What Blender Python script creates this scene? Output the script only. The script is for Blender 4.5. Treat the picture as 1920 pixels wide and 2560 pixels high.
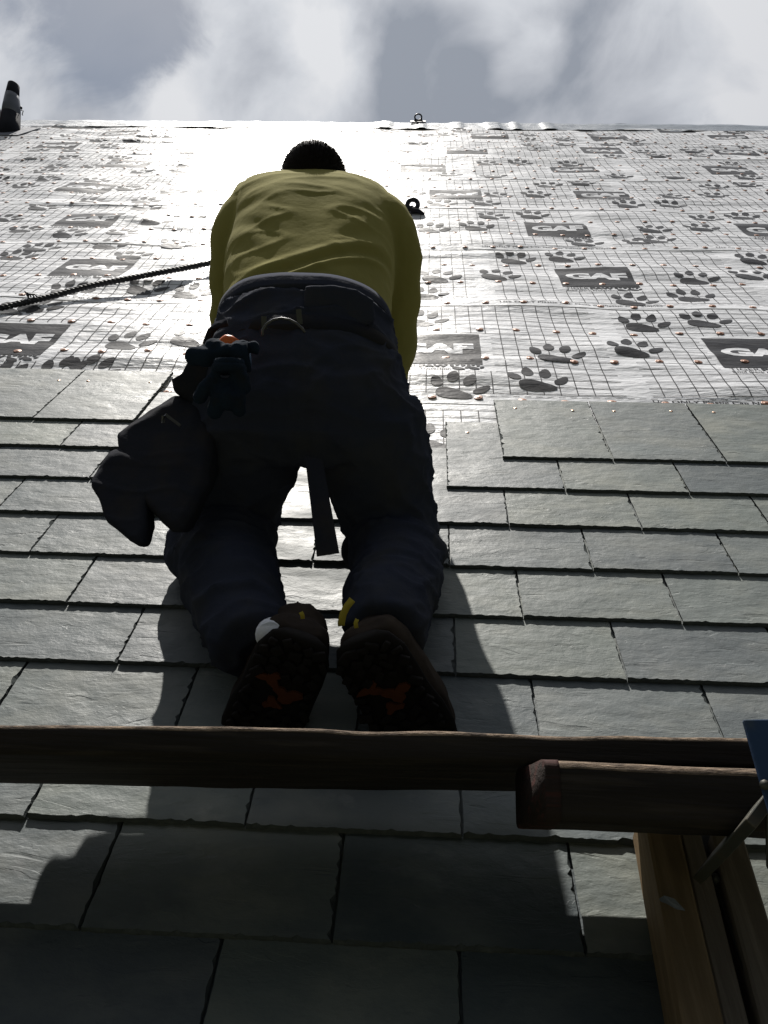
import bpy, bmesh, math, random
from mathutils import Vector, Matrix, noise
random.seed(7)
R_ = math.radians
scene = bpy.context.scene
col = scene.collection
for o in list(bpy.data.objects): bpy.data.objects.remove(o)

# ------------------------------------------------------------------ frame
# roof frame: u along the eave (right), v up the slope, w out of the roof
PITCH = R_(51.0)
F = 2150.0; H = 1.02
U = Vector((1, .027, -.0435)).normalized()          # roof axes in camera axes (x right, y down, z forward)
V = Vector((.0511, -.51, .8587)); V = (V - U*V.dot(U)).normalized()
NO = U.cross(V).normalized()                          # out of the roof
EAVE_Z = 5.2
Mroof = Matrix(((1,0,0,0),(0,math.cos(PITCH),-math.sin(PITCH),0),(0,math.sin(PITCH),math.cos(PITCH),EAVE_Z),(0,0,0,1)))
cam = bpy.data.cameras.new('camera'); camo = bpy.data.objects.new('camera', cam); col.objects.link(camo)
rt = Vector((U.x,V.x,NO.x)); dn = Vector((U.y,V.y,NO.y)); fw = Vector((U.z,V.z,NO.z))
Mc = Matrix(((rt.x,-dn.x,-fw.x,0),(rt.y,-dn.y,-fw.y,0),(rt.z,-dn.z,-fw.z,H),(0,0,0,1)))
camo.matrix_world = Mroof @ Mc
cam.sensor_fit='VERTICAL'; cam.sensor_height=36; cam.lens=36*F/2560; cam.clip_start=.02; cam.clip_end=3000
scene.camera = camo
scene.render.resolution_x=768; scene.render.resolution_y=1024

SAZ, SEL = R_(-9.0), R_(19.0)
sun_r = Vector((math.sin(SAZ)*math.cos(SEL), math.cos(SAZ)*math.cos(SEL), math.sin(SEL)))
sun_w = (Mroof.to_3x3() @ sun_r).normalized()
sl = bpy.data.lights.new('sun','SUN'); sl.energy=5.0; sl.angle=R_(.5); sl.color=(1,.955,.89)
so = bpy.data.objects.new('sun', sl); col.objects.link(so)
so.rotation_euler = (-sun_w).to_track_quat('-Z','Y').to_euler(); so.location=(0,0,30)

def px_dir(px, py):
    d = Vector(((px-960)/F, (py-1280)/F, 1)).normalized()
    r = Vector((d.dot(U), d.dot(V), d.dot(NO)))
    return (Mroof.to_3x3() @ r).normalized()

# ---- world: sky with broken cloud, brightest near the sun
W = bpy.data.worlds.new('World'); scene.world = W; W.use_nodes=True
nt = W.node_tree; nt.nodes.clear(); N = nt.nodes.new; L = nt.links.new
def nd(t, **k):
    n = N(t)
    for a,b in k.items(): setattr(n,a,b)
    return n
wout = nd('ShaderNodeOutputWorld'); bg = nd('ShaderNodeBackground'); bg.inputs[1].default_value=.10
L(bg.outputs[0], wout.inputs[0])
sky = nd('ShaderNodeTexSky'); sky.sky_type='NISHITA'; sky.sun_disc=False
sky.sun_elevation = math.asin(sun_w.z); sky.sun_rotation = math.atan2(sun_w.x, sun_w.y)
tc = nd('ShaderNodeTexCoord')
wn = nd('ShaderNodeTexNoise'); wn.inputs['Scale'].default_value=3.2; wn.inputs['Detail'].default_value=5
L(tc.outputs['Generated'], wn.inputs['Vector'])
sb = nd('ShaderNodeVectorMath', operation='SUBTRACT'); sb.inputs[1].default_value=(.5,.5,.5); L(wn.outputs['Color'], sb.inputs[0])
sc = nd('ShaderNodeVectorMath', operation='SCALE'); sc.inputs['Scale'].default_value=.24; L(sb.outputs[0], sc.inputs[0])
ad = nd('ShaderNodeVectorMath', operation='ADD'); L(tc.outputs['Generated'], ad.inputs[0]); L(sc.outputs[0], ad.inputs[1])
nm = nd('ShaderNodeVectorMath', operation='NORMALIZE'); L(ad.outputs[0], nm.inputs[0])
def blob(px, py, rad, amt, src=nm):
    d = px_dir(px, py)
    dt = nd('ShaderNodeVectorMath', operation='DOT_PRODUCT'); dt.inputs[1].default_value=d; L(src.outputs[0], dt.inputs[0])
    mr = nd('ShaderNodeMapRange', interpolation_type='SMOOTHSTEP'); L(dt.outputs['Value'], mr.inputs[0])
    mr.inputs[1].default_value = math.cos(R_(rad)); mr.inputs[2].default_value = 1
    mr.inputs[3].default_value=0; mr.inputs[4].default_value=amt
    return mr.outputs[0]
def add(a,b,op='ADD'):
    m = nd('ShaderNodeMath', operation=op)
    for i,x in enumerate((a,b)):
        if isinstance(x,(int,float)): m.inputs[i].default_value=x
        else: L(x, m.inputs[i])
    return m.outputs[0]
# darker cloud bodies (grey undersides) seen at fixed places of the sky
dark = None
for b in ((160,265,4,.32),(300,290,3.5,.22),(600,280,4.5,.28),(1030,225,6,.34),(1130,285,6,.30),(1330,300,6,.26),(1560,215,6.5,.28),(1600,290,8,.30),(1440,110,5,.12),
          (640,60,5,.14),(560,10,6,.12),(1180,60,6,.12),(1780,320,6,.2)):
    v_ = blob(*b); dark = v_ if dark is None else add(dark, v_)
lite = None
for b in ((1800,60,9,.25),(1850,200,6,.25),(1340,190,3,.35),(60,40,6,.3),(620,170,7,.2),(1000,60,8,.12),(150,160,4,.2),(430,200,5,.3)):
    v_ = blob(*b); lite = v_ if lite is None else add(lite, v_)
n2 = nd('ShaderNodeTexNoise'); n2.inputs['Scale'].default_value=6.5; n2.inputs['Detail'].default_value=9; n2.inputs['Roughness'].default_value=.54
n2.inputs['Distortion'].default_value=.4
L(tc.outputs['Generated'], n2.inputs['Vector'])
nz = add(add(n2.outputs['Fac'], .5, 'SUBTRACT'), 2.1, 'MULTIPLY')
shade = add(add(add(dark, lite, 'SUBTRACT'), nz), .22)
ccol = nd('ShaderNodeValToRGB'); L(shade, ccol.inputs[0])
e = ccol.color_ramp.elements; e[0].position=0; e[0].color=(.64,.65,.67,1); e[1].position=.95; e[1].color=(.26,.285,.33,1)
x = e.new(.3); x.color=(.53,.55,.585,1); x = e.new(.6); x.color=(.40,.42,.46,1)
# cloud brightness falls away from the sun
dt = nd('ShaderNodeVectorMath', operation='DOT_PRODUCT'); dt.inputs[1].default_value=sun_w; L(tc.outputs['Generated'], dt.inputs[0])
fr = nd('ShaderNodeValToRGB'); L(add(add(dt.outputs['Value'],1),.5,'MULTIPLY'), fr.inputs[0])
e = fr.color_ramp.elements; e[0].position=.3; e[0].color=(.032,.042,.058,1); e[1].position=1; e[1].color=(1,1,1,1)
x=e.new(.66); x.color=(.062,.076,.098,1); x=e.new(.80); x.color=(.17,.185,.21,1); x=e.new(.90); x.color=(.85,.85,.86,1)
mm = nd('ShaderNodeMix', data_type='RGBA', blend_type='MULTIPLY'); mm.inputs[0].default_value=1
L(ccol.outputs[0], mm.inputs[6]); L(fr.outputs[0], mm.inputs[7])
cb = nd('ShaderNodeVectorMath', operation='SCALE'); L(mm.outputs[2], cb.inputs[0]); cb.inputs['Scale'].default_value=9.5
# openings of bluer sky
gap = None
for b in ((300,60,6,1.0),(200,20,5,.6),(430,40,5,.6),(340,140,3.5,.45),(560,30,4,.3)):
    v_ = blob(*b); gap = v_ if gap is None else add(gap, v_)
gp = nd('ShaderNodeMapRange', interpolation_type='SMOOTHSTEP'); n3=nd('ShaderNodeTexNoise'); n3.inputs['Scale'].default_value=8; n3.inputs['Detail'].default_value=9; n3.inputs['Roughness'].default_value=.6; n3.inputs['Distortion'].default_value=.8
L(tc.outputs['Generated'], n3.inputs['Vector'])
L(add(gap, add(add(n3.outputs['Fac'],.5,'SUBTRACT'),3.2,'MULTIPLY')), gp.inputs[0])
gp.inputs[1].default_value=.25; gp.inputs[2].default_value=1.6; gp.inputs[3].default_value=0; gp.inputs[4].default_value=.85
skm = nd('ShaderNodeMix', data_type='RGBA', blend_type='MULTIPLY'); skm.inputs[0].default_value=1
L(sky.outputs[0], skm.inputs[6]); skm.inputs[7].default_value=(.50,.50,.46,1)
mx = nd('ShaderNodeMix', data_type='RGBA'); L(gp.outputs[0], mx.inputs[0]); L(cb.outputs[0], mx.inputs[6]); L(skm.outputs[2], mx.inputs[7])
L(mx.outputs[2], bg.inputs[0])

vs = scene.view_settings; vs.view_transform='Standard'; vs.look='None'; vs.gamma=1; vs.exposure=0.4
try: vs.use_curve_mapping=False
except Exception: pass
scene.render.engine='CYCLES'

# ------------------------------------------------------------------ helpers
def unproj(px, py, z):
    P = Vector(((px-960)/F*z, (py-1280)/F*z, z))
    return Vector((P.dot(U), P.dot(V), H + P.dot(NO)))
def on_plane(px, py, w=0.0):
    d = Vector(((px-960)/F, (py-1280)/F, 1))
    t = (w-H)/d.dot(NO)
    return Vector((d.dot(U)*t, d.dot(V)*t, w))
def u_at(px, v, w):
    B = V*v + NO*(w-H); q=(px-960)/F
    return (q*B.z-B.x)/(U.x-q*U.z)

def thing(name, label, cat, base=(0,0,0), group=None):
    o = bpy.data.objects.new(name, None); col.objects.link(o); o.empty_display_size=.1
    o.matrix_world = Mroof @ Matrix.Translation(base)
    o['label']=label; o['category']=cat
    if group: o['group']=group
    return o
def finish(me, mats, smooth):
    for m in (mats if isinstance(mats,(list,tuple)) else [mats]): me.materials.append(m)
    if smooth:
        for p in me.polygons: p.use_smooth=True
def part(name, me, mats, parent, smooth=True, base=None):
    """me in roof coordinates; parent Empty sits at a roof point"""
    b = root_base(parent) if parent else Vector(base or (0,0,0))
    me.transform(Matrix.Translation(-b))
    finish(me, mats, smooth)
    o = bpy.data.objects.new(name, me); col.objects.link(o)
    if parent: o.parent = parent
    else: o.matrix_world = Mroof @ Matrix.Translation(b)
    return o
def root_base(o):
    while o.parent: o = o.parent
    return (Mroof.inverted() @ o.matrix_world).translation
def tag(o, label, cat, group=None):
    o['label']=label; o['category']=cat
    if group: o['group']=group
    return o
def mesh(name, verts, faces):
    me = bpy.data.meshes.new(name); me.from_pydata([tuple(v) for v in verts], [], faces); me.update(); return me

class MB:
    def __init__(s): s.v=[]; s.f=[]; s.mi=[]
    def add(s, vs, fs, mi=0):
        b=len(s.v); s.v+= [Vector(v) for v in vs]; s.f += [[i+b for i in f] for f in fs]; s.mi += [mi]*len(fs)
    def box(s, c, half, ax=None, mi=0, bev=0):
        ax = ax or (Vector((1,0,0)),Vector((0,1,0)),Vector((0,0,1)))
        bm = bmesh.new(); bmesh.ops.create_cube(bm, size=2)
        for v in bm.verts:
            v.co = Vector((v.co.x*half[0], v.co.y*half[1], v.co.z*half[2]))
        if bev: bmesh.ops.bevel(bm, geom=bm.edges[:], offset=bev, segments=2, affect='EDGES', profile=.5)
        bm.verts.index_update()
        vs=[Vector(c)+ax[0]*v.co.x+ax[1]*v.co.y+ax[2]*v.co.z for v in bm.verts]
        s.add(vs, [[v.index for v in f.verts] for f in bm.faces], mi); bm.free()
    def tube(s, pts, rad, n=12, mi=0, ref=None, squash=None):
        pts=[Vector(p) for p in pts]; m=len(pts)
        rad = rad if isinstance(rad,(list,tuple)) else [rad]*m
        vs=[]; prev=None
        for i,p in enumerate(pts):
            t=(pts[min(i+1,m-1)]-pts[max(i-1,0)]).normalized()
            a = (Vector(ref) if ref else (prev if prev is not None else Vector((1,0,0)) if abs(t.x)<.9 else Vector((0,1,0))))
            a = (a - t*a.dot(t)).normalized(); prev=a; b=t.cross(a)
            q = squash or 1
            for k in range(n):
                an=2*math.pi*k/n
                vs.append(p+a*math.cos(an)*rad[i]+b*math.sin(an)*rad[i]*q)
        fs=[[i*n+k, i*n+(k+1)%n, (i+1)*n+(k+1)%n, (i+1)*n+k] for i in range(m-1) for k in range(n)]
        fs.append(list(range(n))[::-1]); fs.append([(m-1)*n+k for k in range(n)])
        s.add(vs, fs, mi)
    def ball(s, c, r, ax=None, n=16, mi=0):
        ax = ax or (Vector((1,0,0)),Vector((0,1,0)),Vector((0,0,1)))
        bm=bmesh.new(); bmesh.ops.create_uvsphere(bm,u_segments=n,v_segments=max(6,n//2+2),radius=1); bm.verts.index_update()
        r = r if isinstance(r,(tuple,list)) else (r,r,r)
        s.add([Vector(c)+ax[0]*v.co.x*r[0]+ax[1]*v.co.y*r[1]+ax[2]*v.co.z*r[2] for v in bm.verts],[[v.index for v in f.verts] for f in bm.faces],mi); bm.free()
    def rings(s, rs, mi=0):
        n=len(rs[0]); vs=[v for r in rs for v in r]; m=len(rs)
        fs=[[i*n+k, i*n+(k+1)%n, (i+1)*n+(k+1)%n, (i+1)*n+k] for i in range(m-1) for k in range(n)]
        fs.append(list(range(n))[::-1]); fs.append([(m-1)*n+k for k in range(n)])
        s.add(vs, fs, mi)
    def prism(s, poly, th, nrm, mi=0):
        n=len(poly); nrm=Vector(nrm).normalized()*th
        a=[Vector(p) for p in poly]; b=[p+nrm for p in a]
        s.add(a+b, [list(range(n)), [n+k for k in range(n)][::-1]]+[[k,n+k,n+(k+1)%n,(k+1)%n] for k in range(n)], mi)
    def me(s, name='m'):
        m=mesh(name, s.v, s.f)
        m.polygons.foreach_set('material_index', s.mi)
        bm=bmesh.new(); bm.from_mesh(m); bmesh.ops.recalc_face_normals(bm, faces=bm.faces); bm.to_mesh(m); bm.free()
        return m

def remesh(me, voxel, smooth=6, factor=.5):
    o = bpy.data.objects.new('tmp', me); col.objects.link(o)
    m = o.modifiers.new('r','REMESH'); m.mode='VOXEL'; m.voxel_size=voxel
    if smooth:
        s = o.modifiers.new('s','SMOOTH'); s.iterations=smooth; s.factor=factor
    dg = bpy.context.evaluated_depsgraph_get(); dg.update()
    out = bpy.data.meshes.new_from_object(o.evaluated_get(dg))
    bpy.data.objects.remove(o); return out
def displace(me, fn):
    nrm=[v.normal.copy() for v in me.vertices]
    for v,n in zip(me.vertices, nrm):
        v.co += n*fn(v.co, n)
    me.update()

# ------------------------------------------------------------------ materials
def mat(name, color, rough=.6, spec=.5, metal=0, var=None, bumps=(), coat=0, sheen=0, sheen_rough=.5, transl=None, rvar=0, coord='Object', aniso_scale=None):
    m = bpy.data.materials.new(name); m.use_nodes=True; t=m.node_tree; p=t.nodes['Principled BSDF']
    p.inputs['Base Color'].default_value=(*color,1); p.inputs['Roughness'].default_value=rough
    p.inputs['Specular IOR Level'].default_value=spec; p.inputs['Metallic'].default_value=metal
    p.inputs['Coat Weight'].default_value=coat
    p.inputs['Sheen Weight'].default_value=sheen; p.inputs['Sheen Roughness'].default_value=sheen_rough
    tcn=t.nodes.new('ShaderNodeTexCoord'); mp=t.nodes.new('ShaderNodeMapping'); t.links.new(tcn.outputs[coord], mp.inputs[0])
    if aniso_scale: mp.inputs['Scale'].default_value=aniso_scale
    oi=t.nodes.new('ShaderNodeObjectInfo')
    # each object of the material gets its own piece of the pattern
    cx=t.nodes.new('ShaderNodeVectorMath'); cx.operation='ADD'; sc_=t.nodes.new('ShaderNodeMath'); sc_.operation='MULTIPLY'; sc_.inputs[1].default_value=37
    t.links.new(oi.outputs['Random'], sc_.inputs[0]); t.links.new(mp.outputs[0], cx.inputs[0]); t.links.new(sc_.outputs[0], cx.inputs[1])
    vec=cx.outputs[0]
    if var:
        prev=None
        for (c2, scale, lo, hi, det) in var:
            n=t.nodes.new('ShaderNodeTexNoise'); n.inputs['Scale'].default_value=scale; n.inputs['Detail'].default_value=det; n.inputs['Roughness'].default_value=.6
            t.links.new(vec, n.inputs['Vector'])
            mr=t.nodes.new('ShaderNodeMapRange'); mr.inputs[1].default_value=lo; mr.inputs[2].default_value=hi; t.links.new(n.outputs['Fac'], mr.inputs[0])
            mx=t.nodes.new('ShaderNodeMix'); mx.data_type='RGBA'; t.links.new(mr.outputs[0], mx.inputs[0])
            if prev is None: mx.inputs[6].default_value=(*color,1)
            else: t.links.new(prev, mx.inputs[6])
            mx.inputs[7].default_value=(*c2,1); prev=mx.outputs[2]
        t.links.new(prev, p.inputs['Base Color'])
    h=None
    for (scale, dist, st, det) in bumps:
        n=t.nodes.new('ShaderNodeTexNoise'); n.inputs['Scale'].default_value=scale; n.inputs['Detail'].default_value=det; n.inputs['Roughness'].default_value=.6
        t.links.new(vec, n.inputs['Vector'])
        b=t.nodes.new('ShaderNodeBump'); b.inputs['Strength'].default_value=st; b.inputs['Distance'].default_value=dist
        t.links.new(n.outputs['Fac'], b.inputs['Height'])
        if h: t.links.new(h, b.inputs['Normal'])
        h=b.outputs[0]
    if h: t.links.new(h, p.inputs['Normal'])
    if rvar:
        n=t.nodes.new('ShaderNodeTexNoise'); n.inputs['Scale'].default_value=9; n.inputs['Detail'].default_value=6; t.links.new(vec, n.inputs['Vector'])
        mr=t.nodes.new('ShaderNodeMapRange'); mr.inputs[1].default_value=.3; mr.inputs[2].default_value=.7; mr.inputs[3].default_value=rough-rvar; mr.inputs[4].default_value=rough+rvar
        t.links.new(n.outputs['Fac'], mr.inputs[0]); t.links.new(mr.outputs[0], p.inputs['Roughness'])
    m['vec']=0
    return m

M = {}
def slate_mat():
    m = mat('slate', (.125,.146,.144), rough=.54, spec=.22,
      var=[((.100,.116,.119), 3.5, .35,.7, 6), ((.21,.22,.215), 13, .63,.82, 5), ((.185,.198,.180), 6, .46,.74, 8), ((.115,.13,.13), 40, .55,.85, 4)],
      bumps=[(5,.012,.4,3),(20,.004,.42,7),(90,.0014,.55,6)], rvar=.09, aniso_scale=(1,1.5,1))
    t=m.node_tree; p=t.nodes['Principled BSDF']
    # each slate its own tone
    src=p.inputs['Base Color'].links[0].from_socket
    oi=[n for n in t.nodes if n.type=='OBJECT_INFO'][0]
    r=t.nodes.new('ShaderNodeValToRGB'); r.color_ramp.elements[0].color=(.70,.74,.77,1); r.color_ramp.elements[1].color=(1.22,1.20,1.10,1); x_=r.color_ramp.elements.new(.5); x_.color=(1.0,.98,1.03,1)
    t.links.new(oi.outputs['Random'], r.inputs[0])
    mx=t.nodes.new('ShaderNodeMix'); mx.data_type='RGBA'; mx.blend_type='MULTIPLY'; mx.inputs[0].default_value=1
    t.links.new(src, mx.inputs[6]); t.links.new(r.outputs[0], mx.inputs[7]); 
    # flaky cleft lines: stretched noise ridges
    tcn=[n for n in t.nodes if n.type=='TEX_COORD'][0]
    mp=t.nodes.new('ShaderNodeMapping'); mp.inputs['Scale'].default_value=(2.2,9,2); mp.inputs['Rotation'].default_value=(0,0,.25); t.links.new(tcn.outputs['Object'], mp.inputs[0])
    av=t.nodes.new('ShaderNodeVectorMath'); av.operation='ADD'; t.links.new(mp.outputs[0], av.inputs[0])
    sc_=t.nodes.new('ShaderNodeMath'); sc_.operation='MULTIPLY'; sc_.inputs[1].default_value=91; t.links.new(oi.outputs['Random'], sc_.inputs[0]); t.links.new(sc_.outputs[0], av.inputs[1])
    n=t.nodes.new('ShaderNodeTexNoise'); n.inputs['Scale'].default_value=2.6; n.inputs['Detail'].default_value=8; n.inputs['Distortion'].default_value=1.2; t.links.new(av.outputs[0], n.inputs['Vector'])
    rr=t.nodes.new('ShaderNodeValToRGB'); e=rr.color_ramp.elements; e[0].position=.36; e[0].color=(0,0,0,1); e[1].position=.40; e[1].color=(1,1,1,1)
    x=e.new(.50); x.color=(1,1,1,1); x=e.new(.515); x.color=(.55,.55,.55,1); x=e.new(.60); x.color=(.6,.6,.6,1); x=e.new(.61); x.color=(.25,.25,.25,1)
    t.links.new(n.outputs['Fac'], rr.inputs[0])
    b=t.nodes.new('ShaderNodeBump'); b.inputs['Strength'].default_value=.65; b.inputs['Distance'].default_value=.0014
    n9=t.nodes.new('ShaderNodeTexNoise'); n9.inputs['Scale'].default_value=5; t.links.new(av.outputs[0], n9.inputs['Vector'])
    m9=t.nodes.new('ShaderNodeMapRange'); m9.inputs[1].default_value=.48; m9.inputs[2].default_value=.66; m9.inputs[3].default_value=.05; m9.inputs[4].default_value=.8
    t.links.new(n9.outputs['Fac'], m9.inputs[0]); t.links.new(m9.outputs[0], b.inputs['Strength'])
    t.links.new(rr.outputs[0], b.inputs['Height'])
    old=p.inputs['Normal'].links[0].from_socket; t.links.new(old, b.inputs['Normal']); t.links.new(b.outputs[0], p.inputs['Normal'])
    t.links.new(mx.outputs[2], p.inputs['Base Color'])
    return m
M['slate']=slate_mat()
M['slate_edge']=mat('slate_edge',(.062,.070,.070),rough=.95,spec=.03,var=[((.10,.11,.105),60,.5,.8,4)],bumps=[(90,.002,.6,4)])
M['membrane']=mat('membrane',(.74,.75,.78),rough=.36,spec=.20,var=[((.66,.675,.70),2.5,.4,.75,5)],bumps=[(7,.018,.75,4),(34,.005,.6,4),(400,.0006,.5,2)],rvar=.06, aniso_scale=(.55,1.6,1))
M['print']=mat('print',(.030,.030,.034),rough=.36,spec=.10,var=[((.05,.048,.05),30,.45,.7,5)],bumps=[(9,.012,.40,4),(38,.003,.45,4)],aniso_scale=(.55,1.6,1))
M['print'].node_tree.nodes['Principled BSDF'].inputs['IOR'].default_value=1.40
M['ridge']=mat('ridge',(.20,.235,.285),rough=.5,spec=.12,bumps=[(14,.02,.8,5)],aniso_scale=(.5,2,1))
M['copper']=mat('copper',(.27,.12,.065),rough=.5,spec=.4,metal=.2)
M['nailhead']=mat('nailhead',(.6,.42,.3),rough=.35,metal=.9)
M['shirt']=mat('shirt',(.275,.25,.080),rough=.95,spec=.05,var=[((.24,.22,.070),6,.4,.7,4)],bumps=[(16,.006,.35,3),(700,.0006,.4,2)])
M['trousers']=mat('trousers',(.034,.039,.058),rough=.95,spec=.04,var=[((.046,.048,.056),9,.45,.7,5)],bumps=[(20,.008,.5,4),(900,.0006,.4,2)])
M['hair']=mat('hair',(.012,.010,.009),rough=.7,spec=.12)
M['skin']=mat('skin',(.42,.22,.15),rough=.55,bumps=[(200,.0006,.3,3)])
M['shoe']=mat('shoe',(.034,.027,.023),rough=.9,spec=.06,var=[((.055,.042,.032),12,.45,.7,6)],bumps=[(60,.002,.6,4)])
M['rubber']=mat('rubber',(.020,.018,.017),rough=.85,spec=.08,bumps=[(80,.002,.6,3)])
M['orange']=mat('orange_rubber',(.13,.045,.02),rough=.8,spec=.1,bumps=[(90,.002,.5,3)])
M['orange_tool']=mat('orange_plastic',(.75,.16,.03),rough=.4)
M['sock']=mat('sock',(.78,.80,.84),rough=.95,bumps=[(500,.001,.5,2)])
M['yellow']=mat('yellow_strap',(.42,.34,.05),rough=.8,spec=.1)
M['leather']=mat('leather',(.022,.024,.032),rough=.9,spec=.05,bumps=[(70,.002,.5,4)],var=[((.034,.031,.030),14,.45,.75,4)])
M['glove']=mat('glove',(.014,.023,.038),rough=.9,spec=.04,var=[((.018,.017,.016),16,.5,.75,4)],bumps=[(150,.0015,.6,3)])
M['steel']=mat('steel',(.11,.11,.11),rough=.45,metal=.8)
M['rope']=mat('rope',(.012,.013,.018),rough=.6,bumps=[(300,.001,.5,2)])
M['rope_fleck']=mat('rope_fleck',(.65,.65,.62),rough=.7)
M['black_metal']=mat('black_metal',(.015,.016,.02),rough=.45,metal=.3)
M['blue_paint']=mat('blue_paint',(.022,.050,.11),rough=.5,spec=.3,var=[((.05,.07,.09),22,.55,.75,5)],bumps=[(60,.001,.4,3)])
M['grey_steel']=mat('grey_steel',(.06,.064,.055),rough=.5,metal=.3,var=[((.12,.09,.06),18,.5,.8,5)])
def wood(name, c1, c2, c3, rough=.75, sc=1, axis=0):
    s = [9,9,9]; s[axis]=.6
    m = mat(name, c1, rough=rough, spec=.10, var=[(c2,3.5,.35,.65,7),(c3,9,.5,.75,7)], bumps=[(7,.006,.7,7),(30,.0015,.5,4)], aniso_scale=tuple(q*sc for q in s))
    return m
M['old_wood']=wood('old_wood',(.031,.0265,.023),(.019,.0165,.015),(.055,.046,.038))
M['worn_sunlit_wood']=wood('worn_sunlit_wood',(.22,.165,.12),(.06,.045,.035),(.36,.27,.19),sc=2)  # worn arris colour, made paler to paint in the sunlit sliver
M['worn_sunlit_wood'].node_tree.nodes['Mapping'].inputs['Scale'].default_value=(7,30,30)
M['old_wood_red']=wood('old_wood_red',(.032,.022,.019),(.022,.018,.016),(.075,.028,.024))
M['new_wood']=wood('new_wood',(.23,.165,.095),(.17,.12,.07),(.30,.22,.135),axis=1)
M['grey_wood']=wood('grey_wood',(.22,.19,.155),(.16,.13,.10),(.30,.26,.21),axis=1)
M['deck']=wood('deck',(.35,.24,.13),(.28,.18,.09),(.4,.3,.18),sc=.5)
M['wall']=mat('wall',(.35,.33,.30),rough=.85,bumps=[(30,.004,.5,4)])
M['ground']=mat('ground',(.05,.06,.035),rough=.95,var=[((.09,.08,.055),.3,.4,.65,6)],bumps=[(5,.05,.5,5)])
M['vent_black']=mat('vent_black',(.02,.022,.03),rough=.8,spec=.1,bumps=[(30,.004,.5,3)])
M['vent_grey']=mat('vent_grey',(.12,.135,.17),rough=.55,spec=.2,bumps=[(25,.006,.5,3)])
M['brick']=mat('brick',(.30,.13,.09),rough=.9,bumps=[(40,.004,.5,3)])

# ------------------------------------------------------------------ setting
g = part('ground', mesh('ground',[(-600,-600,0),(600,-600,0),(600,600,0),(-600,600,0)],[[0,1,2,3]]), M['ground'], None, smooth=False)
g.matrix_world = Matrix.Identity(4); g['kind']='structure'

VR = 8.98                                       # ridge
U0, U1 = -4.7, 4.4
roof = thing('roof','steep roof part covered with grey slates and white printed underlayment above them','roof',(0,0,0))
b=MB()
b.box((-.1,4.75,-.03),(4.9,4.35,.014))
part('roof_deck', b.me(), M['deck'], roof, smooth=False)
# the far slope beyond the ridge, and the wall under the eave
up = Vector((0,math.sin(PITCH),math.cos(PITCH))); fwd = Vector((0,math.cos(PITCH),-math.sin(PITCH)))
far = Vector((0,math.cos(2*PITCH),-math.sin(2*PITCH)))
b=MB(); A=Vector((0,VR,-.016)); n2_=Vector((0,math.sin(2*PITCH),math.cos(2*PITCH)))
b.box(A+far*4.6-n2_*.02, (4.9,4.5,.014), (Vector((1,0,0)),far,n2_))
part('far_slope', b.me(), M['deck'], roof, smooth=False)
b=MB(); b.box(Vector((0,.42,-.05))-up*2.6+fwd*.12, (4.7,.1,2.5), (Vector((1,0,0)),fwd,up))
part('wall', b.me(), M['wall'], roof, smooth=False)

# ---- membrane
def nz3(x,y,z): return noise.noise(Vector((x,y,z)))
def hsheet(u, v):
    h = .0125*nz3(u*1.5, v*5.5, 3.1) + .0066*nz3(u*3.3+v*1.2, v*12, 9.4) + .0018*nz3(u*9, v*24, 1.7)
    r = 1-abs(nz3(u*.9+.3*v, v*3.1, 5.5))*2.4
    h += .008*max(0,r)**3
    # slow sag between nail rows
    h += .0022*math.sin(u*2*math.pi/.9 + 2*nz3(u,v,0))
    vl = 2.535 if u<-.1 else 2.375
    t_ = max(0,min(1,(v-vl+.01)/.13)); t_=t_*t_*(3-2*t_)
    return .0008 + (h+.0125)*t_
SEAMS = [2.345,3.24,4.14,5.03,5.97,6.88,7.72,8.60]
bounds = [1.97]+SEAMS                                    # strip k: bounds[k] .. bounds[k+1]
def strip_h(k, u, v):
    lo = bounds[k]
    t = max(0, 1-(v-lo)/.12)
    return hsheet(u,v) + .0014*t + .0006 + (.0015*max(0,nz3(u*2.2,k*7.7,4))*t)
def cut_grid(bm, step):
    xs=[v.co.x for v in bm.verts]; ys=[v.co.y for v in bm.verts]
    for a,(lo,hi) in enumerate(((min(xs),max(xs)),(min(ys),max(ys)))):
        q=lo+step
        while q<hi-1e-4:
            co=[0,0,0]; co[a]=q; no=[0,0,0]; no[a]=1
            bmesh.ops.bisect_plane(bm, geom=bm.verts[:]+bm.edges[:]+bm.faces[:], plane_co=co, plane_no=no, dist=1e-6)
            q+=step
def template(polys, step=.02):
    bm=bmesh.new()
    for poly in polys:
        vs=[bm.verts.new((x,y,0)) for x,y in poly]
        try: bm.faces.new(vs)
        except ValueError: pass
    bmesh.ops.triangulate(bm, faces=bm.faces[:])
    cut_grid(bm, step)
    bm.verts.index_update()
    out=([v.co.xy.copy() for v in bm.verts],[[v.index for v in f.verts] for f in bm.faces]); bm.free(); return out
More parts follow.
